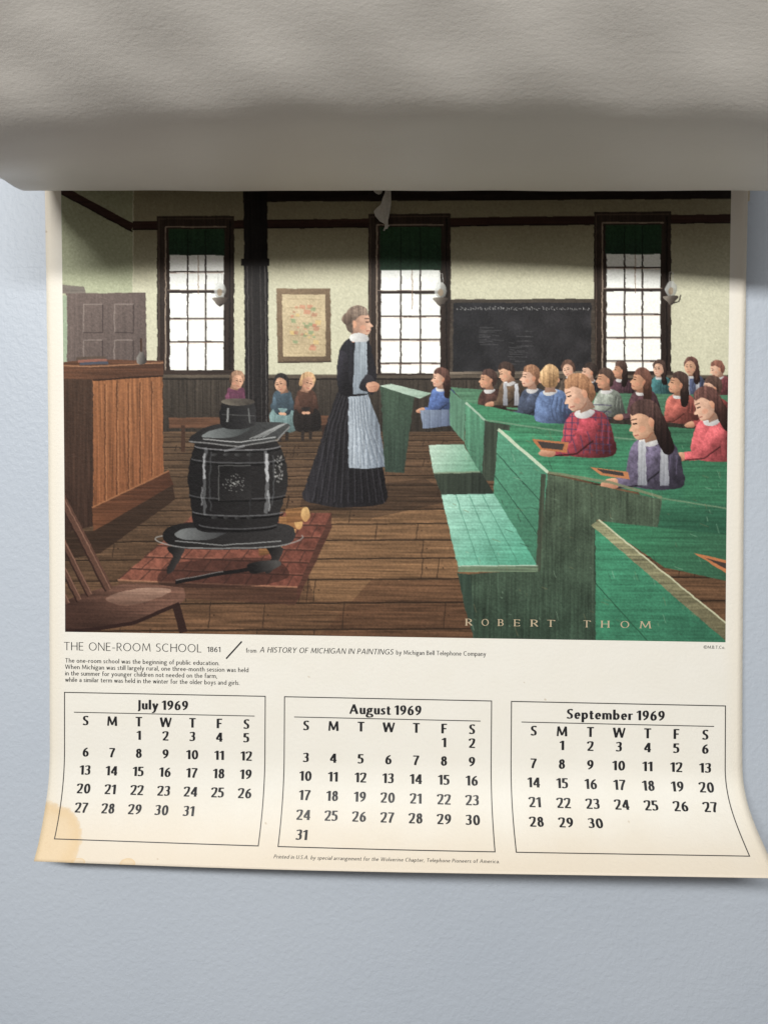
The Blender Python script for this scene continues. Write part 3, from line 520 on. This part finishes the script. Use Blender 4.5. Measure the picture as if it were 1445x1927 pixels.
# green benches and pupils, drawn from the far rows to the near ones
G1 = (84, 122, 96); G2 = (58, 84, 66)
def pupil(x, y, s, hair, top, kind=0, face='l', arm=True):
    """one seated pupil of no one in particular: kind 1 long hair, 2 checked cloth"""
    d = tuple(int(q*.55) for q in top); hi = tuple(min(255, int(q*1.3)) for q in top); kd = 1 if kind == 1 else 0
    blob([(x-20*s, y+64*s), (x-22*s, y+40*s), (x-17*s, y+24*s), (x-7*s, y+17*s), (x+9*s, y+16*s), (x+23*s, y+22*s), (x+31*s, y+40*s), (x+31*s, y+66*s)], hi, d, (x-18*s, y+26*s, x+28*s, y+58*s), [('d', .1), ('m', .1), ('b', .05)])
    if kind == 2:
        for i in range(-3, 5): line([(x+i*6.2*s, y+20*s), (x+i*7*s, y+64*s)], 1.4*s, (70, 60, 92), .6); line([(x-22*s, y+(30+i*7)*s), (x+30*s, y+(33+i*7)*s)], 1.4*s, (70, 60, 92), .55)
    for k in range(4): line([(x+(6+k*6)*s, y+(24+k*3)*s), (x+(2+k*7)*s, y+(44+k*3)*s), (x+(6+k*6)*s, y+62*s)], 1.6*s, d, .5); line([(x+(9+k*6)*s, y+(25+k*3)*s), (x+(5+k*7)*s, y+(44+k*3)*s)], 1.3*s, hi, .4)
    if arm and face != 'b':
        blob([(x-2*s, y+26*s), (x+14*s, y+30*s), (x+10*s, y+50*s), (x-8*s, y+64*s), (x-32*s, y+66*s), (x-34*s, y+57*s), (x-14*s, y+52*s)], hi, d, (x-10*s, y+40*s, x+8*s, y+62*s), [('d', .1), ('m', .1)])
        if kind == 2:
            for i in range(5): line([(x-(28-i*8)*s, y+(56-i*4)*s), (x-(24-i*8)*s, y+(66-i*2)*s)], 1.4*s, (70, 60, 92), .55)
        line([(x-33*s, y+66*s), (x-8*s, y+64*s), (x+10*s, y+50*s)], 1.6*s, tuple(int(q*.5) for q in d), .7)
        blob([(x-33*s, y+57*s), (x-42*s, y+58*s), (x-48*s, y+62*s), (x-46*s, y+66*s), (x-36*s, y+67*s), (x-31*s, y+65*s)], (216, 160, 128), (164, 112, 88), (x-40*s, y+57*s, x-38*s, y+67*s), [('m', .04)])
    blob([(x-10*s, y+19*s), (x, y+15*s), (x+12*s, y+18*s), (x+4*s, y+25*s), (x-7*s, y+25*s)], (212, 210, 206), (166, 164, 164), (x-8*s, y+16*s, x+8*s, y+25*s), [('m', .05)])
    q = int(x*3+y*5)
    if q % 3 == 0 and kind != 2:
        for o in (-8, 14): poly([(x+(o-3.5)*s, y+21*s), (x+(o+3.5)*s, y+20*s), (x+(o+5)*s, y+64*s), (x+(o-4)*s, y+64*s)], (176, 178, 182), (128, 130, 138), (x, y+20*s, x, y+64*s), [('v', .08)])
    head(x-1*s, y-1*s+(q % 4-1.5)*s, s, hair, kd, face, [(216, 164, 132), (208, 152, 120), (224, 174, 146)][q % 3], 1, 0 if face == 'b' else [0, 16, 4, -6, 22][q % 5])
poly([(716, 726), (780, 742), (760, 890), (724, 888)], (66, 86, 70), (54, 70, 60), (720, 740, 770, 880), [('v', .08), ('d', .08)]); poly([(714, 726), (736, 722), (812, 740), (790, 750)], (176, 196, 178), (142, 168, 150), (716, 726, 800, 745), [('h', .06)])
pupil(830, 712, .98, (70, 44, 36), (70, 90, 136), 1, 'l')
poly([(790, 772), (858, 770), (862, 800), (796, 806)], (120, 132, 152), (88, 100, 126), (800, 770, 850, 806), [('v', .08)])
for x, y, s, hr, tp, kd in ((1072, 694, .8, (70, 48, 38), (76, 66, 58), 0), (1110, 700, .85, (44, 34, 30), (52, 50, 54), 0), (1166, 698, .8, (60, 42, 36), (84, 58, 66), 1), (1240, 694, .8, (56, 40, 34), (60, 104, 106), 1), (1300, 690, .85, (74, 46, 38), (86, 94, 122), 1), (1352, 694, .8, (92, 54, 42), (120, 66, 70), 0)): pupil(x, y, s, hr, tp, kd, 'ltlbtl'[int(x) % 6], False)
poly([(1060, 738), (1400, 744), (1400, 790), (1060, 776)], (74, 116, 90), gr=[('h', .08), ('d', .06)])
poly([(846, 728), (1010, 742), (1010, 775), (880, 762)], G1, (72, 126, 94), (850, 730, 1000, 770), [('h', .08), ('d', .05)])
for x, y, s, hr, tp, kd in ((920, 716, .95, (58, 40, 34), (74, 52, 46), 0), (958, 702, .95, (52, 38, 32), (86, 70, 56), 0), (1000, 712, 1.1, (108, 72, 48), (66, 74, 92), 0), (1140, 716, 1.0, (64, 46, 38), (126, 132, 122), 0), (1206, 716, 1.1, (88, 54, 42), (80, 56, 60), 1), (1276, 722, 1.1, (60, 42, 36), (158, 84, 74), 1), (1340, 730, 1.1, (66, 46, 38), (128, 60, 58), 0)): pupil(x, y, s, hr, tp, kd, 'lltlblt'[int(x*7) % 7])
poly([(876, 756), (1040, 790), (1400, 812), (1400, 870), (1030, 840), (912, 790)], (66, 132, 96), (58, 104, 78), (880, 760, 1380, 840), [('h', .08), ('d', .06)]); line([(876, 757), (912, 790)], 4, (150, 176, 154)); line([(912, 790), (1060, 812), (1400, 850)], 3, (126, 150, 126), .6)
poly([(846, 732), (876, 757), (873, 832), (846, 800)], (92, 134, 110), gr=[('v', .08)])
poly([(876, 760), (912, 792), (906, 905), (874, 835)], (86, 142, 112), (70, 112, 90), (880, 770, 905, 900), [('v', .08), ('d', .05)]); poly([(912, 792), (960, 800), (950, 905), (906, 905)], (62, 72, 60), gr=[('v', .1)])
poly([(806, 838), (872, 836), (902, 888), (816, 890)], (172, 198, 178), (104, 156, 128), (810, 838, 890, 888), [('h', .05), ('d', .04)]); poly([(816, 890), (904, 888), (930, 930), (830, 932)], (60, 70, 58), (48, 56, 48), (820, 890, 900, 930), [('v', .1)]); line([(816, 890), (903, 888)], 3, (126, 140, 116), .8)
pupil(1034, 712, 1.25, (150, 112, 70), (96, 116, 154), 0, 'b')
# near rows
poly([(937, 808), (1020, 818), (1290, 838), (1400, 872), (1400, 960), (1240, 935), (1030, 888)], (68, 142, 104), (52, 104, 78), (960, 812, 1380, 930), [('h', .08), ('d', .06), ('b', .04)])
poly([(1262, 830), (1400, 850), (1400, 1060), (1300, 1000)], (56, 112, 82), gr=[('h', .08), ('d', .06)])
pupil(1098, 742, 1.75, (116, 76, 48), (152, 60, 70), 2, 'l')
pupil(1338, 760, 1.6, (74, 44, 38), (186, 84, 88), 1, 'l')
poly([(1000, 826), (1070, 832), (1066, 852), (1016, 846)], (176, 110, 70)); poly([(1010, 830), (1062, 835), (1058, 847), (1020, 843)], (70, 62, 58))
poly([(1200, 925), (1400, 955), (1400, 1030), (1130, 985), (1236, 985)], (60, 118, 88), (46, 92, 70), (1240, 930, 1260, 1010), [('h', .08), ('d', .06)]); line([(1236, 936), (1400, 962)], 3, (118, 136, 108), .7)
pupil(1222, 792, 1.9, (58, 38, 34), (92, 84, 104), 1, 'l')
poly([(1110, 878), (1180, 888), (1184, 902), (1130, 894)], (184, 118, 76)); poly([(1122, 881), (1172, 889), (1174, 896), (1134, 890)], (66, 60, 58))
poly([(937, 810), (1030, 890), (1014, 1068), (928, 932)], (84, 148, 118), (64, 116, 92), (937, 820, 1020, 1060), [('d', .07), ('h', .05)])
for i in (.35, .7): line([(937-9*i, 810+122*i), (1030-16*i, 890+178*i)], 1.8, (44, 84, 66), .8)
poly([(830, 931), (929, 929), (1012, 1066), (862, 1068)], (150, 196, 176), (84, 158, 130), (836, 934, 960, 1068), [('h', .06), ('d', .05), ('b', .04)])
for i in (.27, .53, .78): line([(830+99*i, 931), (862+150*i, 1068)], 1.5, (70, 124, 104), .7)
line([(937, 808), (1031, 889)], 6, (178, 194, 166)); line([(1031, 889), (1150, 908), (1245, 936)], 5, (118, 124, 96), .9)
poly([(1030, 892), (1245, 940), (1236, 1000), (1122, 978), (1120, 1230), (892, 1230), (880, 1080), (1012, 1072)], (78, 92, 74), (56, 74, 60), (1030, 900, 1000, 1190), [('v', .1), ('d', .1), ('b', .08)])
line([(1022, 892), (1012, 1075)], 9, (66, 74, 60), gr=[('v', .1)]); line([(862, 1070), (1012, 1070)], 12, (104, 122, 98), gr=[('h', .1)]); line([(862, 1065), (1012, 1064)], 2, (186, 206, 186), .7)
poly([(860, 1078), (884, 1080), (900, 1230), (876, 1150)], (56, 74, 62), gr=[('v', .1)])
for i in range(5): x = 920+i*42; line([(x, 1085), (x-1, 1200)], 1.3, (50, 60, 50), .5)
poly([(1123, 980), (1400, 1010), (1400, 1100), (1250, 1068)], (58, 128, 92), (56, 98, 74), (1130, 985, 1370, 1080), [('h', .08), ('d', .06)])
poly([(1120, 982), (1400, 1225), (1120, 1230)], (66, 140, 106), (54, 112, 86), (1125, 1000, 1300, 1190), [('h', .06), ('d', .07), ('b', .05)]); poly([(1128, 978), (1400, 1200), (1400, 1236), (1112, 988)], (142, 142, 108), (104, 98, 74), (1130, 980, 1370, 1190), [('h', .12), ('d', .08)])
line([(1126, 978), (1400, 1200)], 3, (196, 198, 164), .8); line([(1120, 1098), (1240, 1230)], 2, (40, 84, 62), .8)
poly([(1304, 1040), (1400, 1062), (1400, 1100)], (182, 112, 70)); poly([(1326, 1050), (1400, 1068), (1400, 1088)], (70, 60, 54))
for i in range(170):
    x = 800+rng.random()*560; y = 800+rng.random()*380
    px_, py_ = cxy([(x, y)])[0].astype(int)
    if 0 <= px_ < CW and 0 <= py_ < CH and CAN[py_, px_, 1] > CAN[py_, px_, 0]*1.18: L_ = 4+rng.random()*16; line([(x, y), (x+L_*(.3 if i % 2 else .9), y+L_*(.9 if i % 2 else .35))], .8+rng.random()*1.2, [(150, 176, 150), (46, 66, 54), (128, 116, 84)][i % 3], .4)
# print grain
CAN *= (1+.013*N_D[..., None]+.016*N_FINE[..., None])
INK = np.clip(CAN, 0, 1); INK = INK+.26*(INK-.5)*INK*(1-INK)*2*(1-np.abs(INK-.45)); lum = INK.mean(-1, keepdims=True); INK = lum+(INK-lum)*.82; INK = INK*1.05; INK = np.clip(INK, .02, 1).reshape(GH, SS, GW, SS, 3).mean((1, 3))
# ---------------------------------------------------------------- the calendar's own geometry
W = .457
K0, K1, K2, VS, A1, A2, A3 = 7.721918, 24.732987, 39.378762, .080628, .049283, .008612, .043937
_XT = np.linspace(0, 5, 2501); _ST = _XT/(1+(_XT/.86)**4)**.25; _IT = np.concatenate([[0], np.cumsum((_ST[1:]+_ST[:-1])/2*np.diff(_XT))])
def lift(u, v):
    """how far the sheet stands off its flat position (it curls off the wall below the month boxes)"""
    k = K0+K1*u+K2*u*u; return np.interp(2*k*np.maximum(0, v-VS), _XT, _IT)/(2*k)+A1*u*v+A2*u*u+A3*v*v
def sheet(u, v, off=0.0):
    """paper coordinates (metres, v down from the picture's lower edge) -> space, off = height above the paper"""
    u = np.asarray(u, float).ravel(); v = np.asarray(v, float).ravel(); n = 16
    vv = v[:, None]*np.linspace(0, 1, n+1); h = lift(u[:, None], vv); dv = np.diff(vv, axis=1); dh = np.diff(h, axis=1)
    z = -(np.sign(dv)*np.sqrt(np.maximum(dv*dv-dh*dh, 0))).sum(1)
    p = np.stack([u, -lift(u, v), z], 1)
    e = 1e-4; hu = (lift(u+e, v)-lift(u-e, v))/(2*e); hv = (lift(u, v+e)-lift(u, v-e))/(2*e)
    nr = -np.stack([hu, np.ones_like(u), -hv/np.sqrt(np.maximum(1-hv*hv, .05))], 1); nr /= np.linalg.norm(nr, axis=1)[:, None]
    return p+nr*off
def grid_faces(nx, ny):
    i = np.arange(nx*ny).reshape(ny, nx); return np.stack([i[:-1, :-1], i[1:, :-1], i[1:, 1:], i[:-1, 1:]], -1).reshape(-1, 4)

# wall
wv = []; 
bw, bh = 2.4, 2.4
wall = mesh_obj('wall', [(-bw, .0045, -bh), (bw, .0045, -bh), (bw, .0045, bh), (-bw, .0045, bh), (-bw, .12, -bh), (bw, .12, -bh), (bw, .12, bh), (-bw, .12, bh)],
                [(0, 1, 2, 3), (5, 4, 7, 6), (1, 5, 6, 2), (4, 0, 3, 7), (3, 2, 6, 7), (4, 5, 1, 0)], M_WALL)
wall['kind'] = 'structure'

calendar = bpy.data.objects.new('wall_calendar', None); scene.collection.objects.link(calendar)
calendar['label'] = 'old 1969 wall calendar with schoolroom picture, curling stained bottom edge and leaves folded up'
calendar['category'] = 'calendar'; calendar.empty_display_size = .05

# sheet
VB = .15024; VT = -.325; nx, ny = 121, 241
uu, vv = np.meshgrid(np.linspace(-W/2, W/2, nx), np.linspace(VT, VB, ny))
r1 = np.random.default_rng(3)
wob = np.cumsum(r1.standard_normal((ny, 2)), 0)*.00003; wob -= wob.mean(0)
uu[:, 0] += wob[:, 0]; uu[:, -1] += wob[:, 1]
pg = mesh_obj('page', sheet(uu, vv), grid_faces(nx, ny), M_PAPER, calendar, True, np.stack([uu.ravel(), vv.ravel()], 1))
sm = pg.modifiers.new('thickness', 'SOLIDIFY'); sm.thickness = .0003; sm.offset = -1

# picture
cu = (np.arange(GW))/(GW-1)*(PU1-PU0)+PU0; cv = np.arange(GH)/(GH-1)*(PV1-PV0)+PV0
uu, vv = np.meshgrid(cu, cv)
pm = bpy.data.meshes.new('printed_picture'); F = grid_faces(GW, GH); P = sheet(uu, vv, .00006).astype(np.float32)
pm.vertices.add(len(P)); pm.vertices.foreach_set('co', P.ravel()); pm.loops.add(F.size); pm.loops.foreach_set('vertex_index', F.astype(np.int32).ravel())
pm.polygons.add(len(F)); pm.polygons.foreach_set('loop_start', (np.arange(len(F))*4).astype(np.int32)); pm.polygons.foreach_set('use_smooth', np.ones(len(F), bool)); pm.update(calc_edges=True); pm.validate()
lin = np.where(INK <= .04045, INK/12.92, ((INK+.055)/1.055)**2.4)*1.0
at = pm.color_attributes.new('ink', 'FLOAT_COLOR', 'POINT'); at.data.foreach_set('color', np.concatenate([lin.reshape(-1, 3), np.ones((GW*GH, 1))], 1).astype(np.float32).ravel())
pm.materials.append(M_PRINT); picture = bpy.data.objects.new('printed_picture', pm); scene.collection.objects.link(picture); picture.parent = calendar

# ---------------------------------------------------------------- printing on the sheet
def text(name, s, style, u, v, cap, width=None, align='l', parent=calendar, mat=M_BLACK, sx=1.0):
    V, F, tot, k = layout(s, style, cap, width, align)
    p = np.array(V); return mesh_obj(name, sheet(u+p[:, 0]*sx, v-p[:, 1], .00013), F, mat, parent)
def rule(pts, wd, off=.00013):
    """thin printed line along paper points, as (verts, faces)"""
    V = []; F = []
    for (a, b) in zip(pts[:-1], pts[1:]):
        a = np.array(a); b = np.array(b); d = b-a; L = np.hypot(*d); d /= L; nrm = np.array([-d[1], d[0]])*wd/2; n = max(2, int(L/.002)); st = len(V)
        for i in range(n+1):
            q = a+(b-a)*i/n
            if i == 0: q = q-d*wd/2
            if i == n: q = q-d*wd*.5
            V += [q+nrm, q-nrm]
        F += [(st+2*i, st+2*i+1, st+2*i+3, st+2*i+2) for i in range(n)]
    V = np.array(V); return sheet(V[:, 0], V[:, 1], off), F
text('title_line', 'THE ONE-ROOM SCHOOL', 'light', -.2185, .0124, .00552, .0939)
text('year_text', '1861', 'text', -.1206, .01205, .0035, .0088)
V, F = rule([(-.10759, .01599), (-.09703, .00424)], .00095); mesh_obj('slash_mark', V, F, M_BLACK, calendar)
text('series_line', 'from', 'text', -.0945, .0120, .0029, .0070)
text('series_line', 'A HISTORY OF MICHIGAN IN PAINTINGS', 'italic', -.0853, .0117, .0036, .0886)
text('series_line', 'by Michigan Bell Telephone Company', 'text', .0055, .0116, .0029, .0588)
for i, (s, wd) in enumerate((('The one-room school was the beginning of public education.', .1053), ('When Michigan was still largely rural, one three-month session was held', .1249), ('in the summer for younger children not needed on the farm,', .1038), ('while a similar term was held in the winter for the older boys and girls.', .1190))):
    text('caption_line', s, 'text', -.2177, .0208+i*.00433, .0030, wd)
text('copyright_line', '\u00a9M.B.T.Co.', 'text', .2039, .0043, .0020, .0135)
text('imprint_line', 'Printed in U.S.A. by special arrangement for the Wolverine Chapter, Telephone Pioneers of America.', 'italic', -.0704, .1437, .0023, .1408)
# the lettering along the foot of the picture
sig = (('R', 876.4, 889), ('O', 906.7, 920.2), ('B', 938, 948.5), ('E', 968.3, 978.4), ('R', 1000, 1013.6), ('T', 1030.3, 1044.3), ('T', 1098.5, 1111.3), ('H', 1131.9, 1147), ('O', 1168, 1184.2), ('M', 1204.3, 1224.5))
SU = (.17037-.05095)/(1224.5-876.4)
for ch, xa, xb in sig: text('picture_lettering', ch, 'roman', .05095+(xa-876.4)*SU, -.0083, .0044, (xb-xa)*SU, 'l', picture, M_SIG)

# three months
FL, FW, FG, FT, FB, RV, RI, C0, DC = -.218155, .136723, .012936, .041034, .13661, .054392, .0068, .014617, .018264
ROWS = [.059995, .069022, .081208, .093202, .105143, .117133, .129171]; CAP = .0061
for m, (head, first, days, hw) in enumerate((('July 1969', 2, 31, .0349), ('August 1969', 5, 31, .0474), ('September 1969', 1, 30, .0625))):
    x0 = FL+m*(FW+FG)
    V, F = rule([(x0, FT), (x0+FW, FT), (x0+FW, FB), (x0, FB), (x0, FT)], .00060); box = mesh_obj('month_box', V, F, M_BLACK, calendar)
    text('month_heading', head, 'bold', x0+FW/2-.0012, .0515, .0063, hw, 'c', box)
    V, F = rule([(x0+RI, RV), (x0+FW-RI, RV)], .00054); mesh_obj('heading_rule', V, F, M_BLACK, box)
    for j, ch in enumerate('SMTWTFS'): text('weekday_letter', ch, 'bold', x0+C0+j*DC, ROWS[0]+CAP/2, CAP*1.04, None, 'c', box, sx=1.10)
    for d in range(1, days+1):
        k = first+d-1; text('date_number', str(d), 'bold', x0+C0+(k % 7)*DC, ROWS[1+k//7]+CAP/2, CAP, None, 'c', box, sx=1.17)

# ---------------------------------------------------------------- leaves folded up over the top, seen from behind
prof = np.array(PROFILE)
def spline(p, n):
    out = []; q = np.concatenate([[2*p[0]-p[1]], p, [2*p[-1]-p[-2]]])
    for i in range(1, len(q)-2):
        a, b, c, d = q[i-1:i+3]
        for k in range(n):
            s = k/n; out.append(.5*(2*b+(c-a)*s+(2*a-5*b+4*c-d)*s*s+(3*b-a-3*c+d)*s**3))
    out.append(p[-1]); return np.array(out)
C = spline(prof, 14); NU = 161; L = np.concatenate([[0], np.cumsum(np.hypot(*np.diff(C, axis=0).T))])
us = np.linspace(-.2285, .2285, NU); V = []; UV = []
for k, (h, z) in enumerate(C):
    s = L[k]; free = min(1, s/.06)
    wav = .0006*np.sin(us*31+s*22)+.0006*np.sin(us*57-s*61+1)+.0005*np.sin(us*93+s*110+2)
    tw = min(1, max(0, (s-.075)/.045)); tw = tw*tw*(3-2*tw)
    dz = free*((1-tw)*(.0020-.0205*us)+tw*(.0045-.227*us*us-.012*us))
    hh = h+wav*free*min(1, s/.12)+.012*us*free
    V += [(u, -max(y_, .001), z+d_) for u, y_, d_ in zip(us, hh, dz)]; UV += [(u, s) for u in us]
leaf = mesh_obj('turned_up_leaf', V, grid_faces(NU, len(C)), M_BACK, calendar, True, UV)
sm = leaf.modifiers.new('thickness', 'SOLIDIFY'); sm.thickness = .0004; sm.offset = -1

# scraps of torn paper left at the top
def sheet_px(pts):
    p = cxy(pts); return p[:, 0]/CW*(PU1-PU0)+PU0, p[:, 1]/CH*(PV1-PV0)+PV0
def scrap(name, pts, mat, base, curl, parent=calendar):
    u, v = sheet_px(pts); n = len(u); v0 = v.min(); off = base+curl*((v-v0)/max(v.max()-v0, 1e-6))**2*(1+.35*np.sin(np.arange(n)*1.7))
    P = np.concatenate([sheet(u[i:i+1], v[i:i+1], off[i]) for i in range(n)])
    o = mesh_obj(name, P, [tuple(range(n))[::-1]], mat, parent); s = o.modifiers.new('thickness', 'SOLIDIFY'); s.thickness = .0002; return o
z4 = lambda pts: [(600+x/5.558, 340+y/5.558) for x, y in pts]
scrap('torn_scrap', z4([(700, 60), (690, 130), (665, 190), (655, 235), (640, 262), (606, 292), (575, 325), (582, 352), (590, 380), (612, 408), (640, 435), (670, 455), (690, 475), (690, 500), (676, 528), (675, 545), (690, 552), (698, 522), (720, 515), (728, 500), (742, 492), (740, 482), (724, 478), (726, 430), (735, 385), (742, 340), (750, 300), (757, 232), (752, 60)]), M_TORN, .0006, .0035)
scrap('torn_scrap', z4([(560, 60), (578, 122), (600, 140), (628, 152), (650, 146), (662, 122), (668, 60)]), M_TORN, .0006, .001)
# browned stub of a torn-out leaf behind the page
r2 = np.random.default_rng(11); n = 60; ub = np.linspace(-.2292, .2301, n); lowv = -.287+.004*r2.random(n); lowv[-3:] = (-.281, -.2795, -.284); lowv[:3] = (-.262, -.268, -.28)
P = np.concatenate([sheet(ub, np.full(n, -.325), -.0012), sheet(ub, lowv, -.0012)])
mesh_obj('torn_page_stub', P, [(i, n+i, n+i+1, i+1) for i in range(n-1)], M_STUB, calendar)
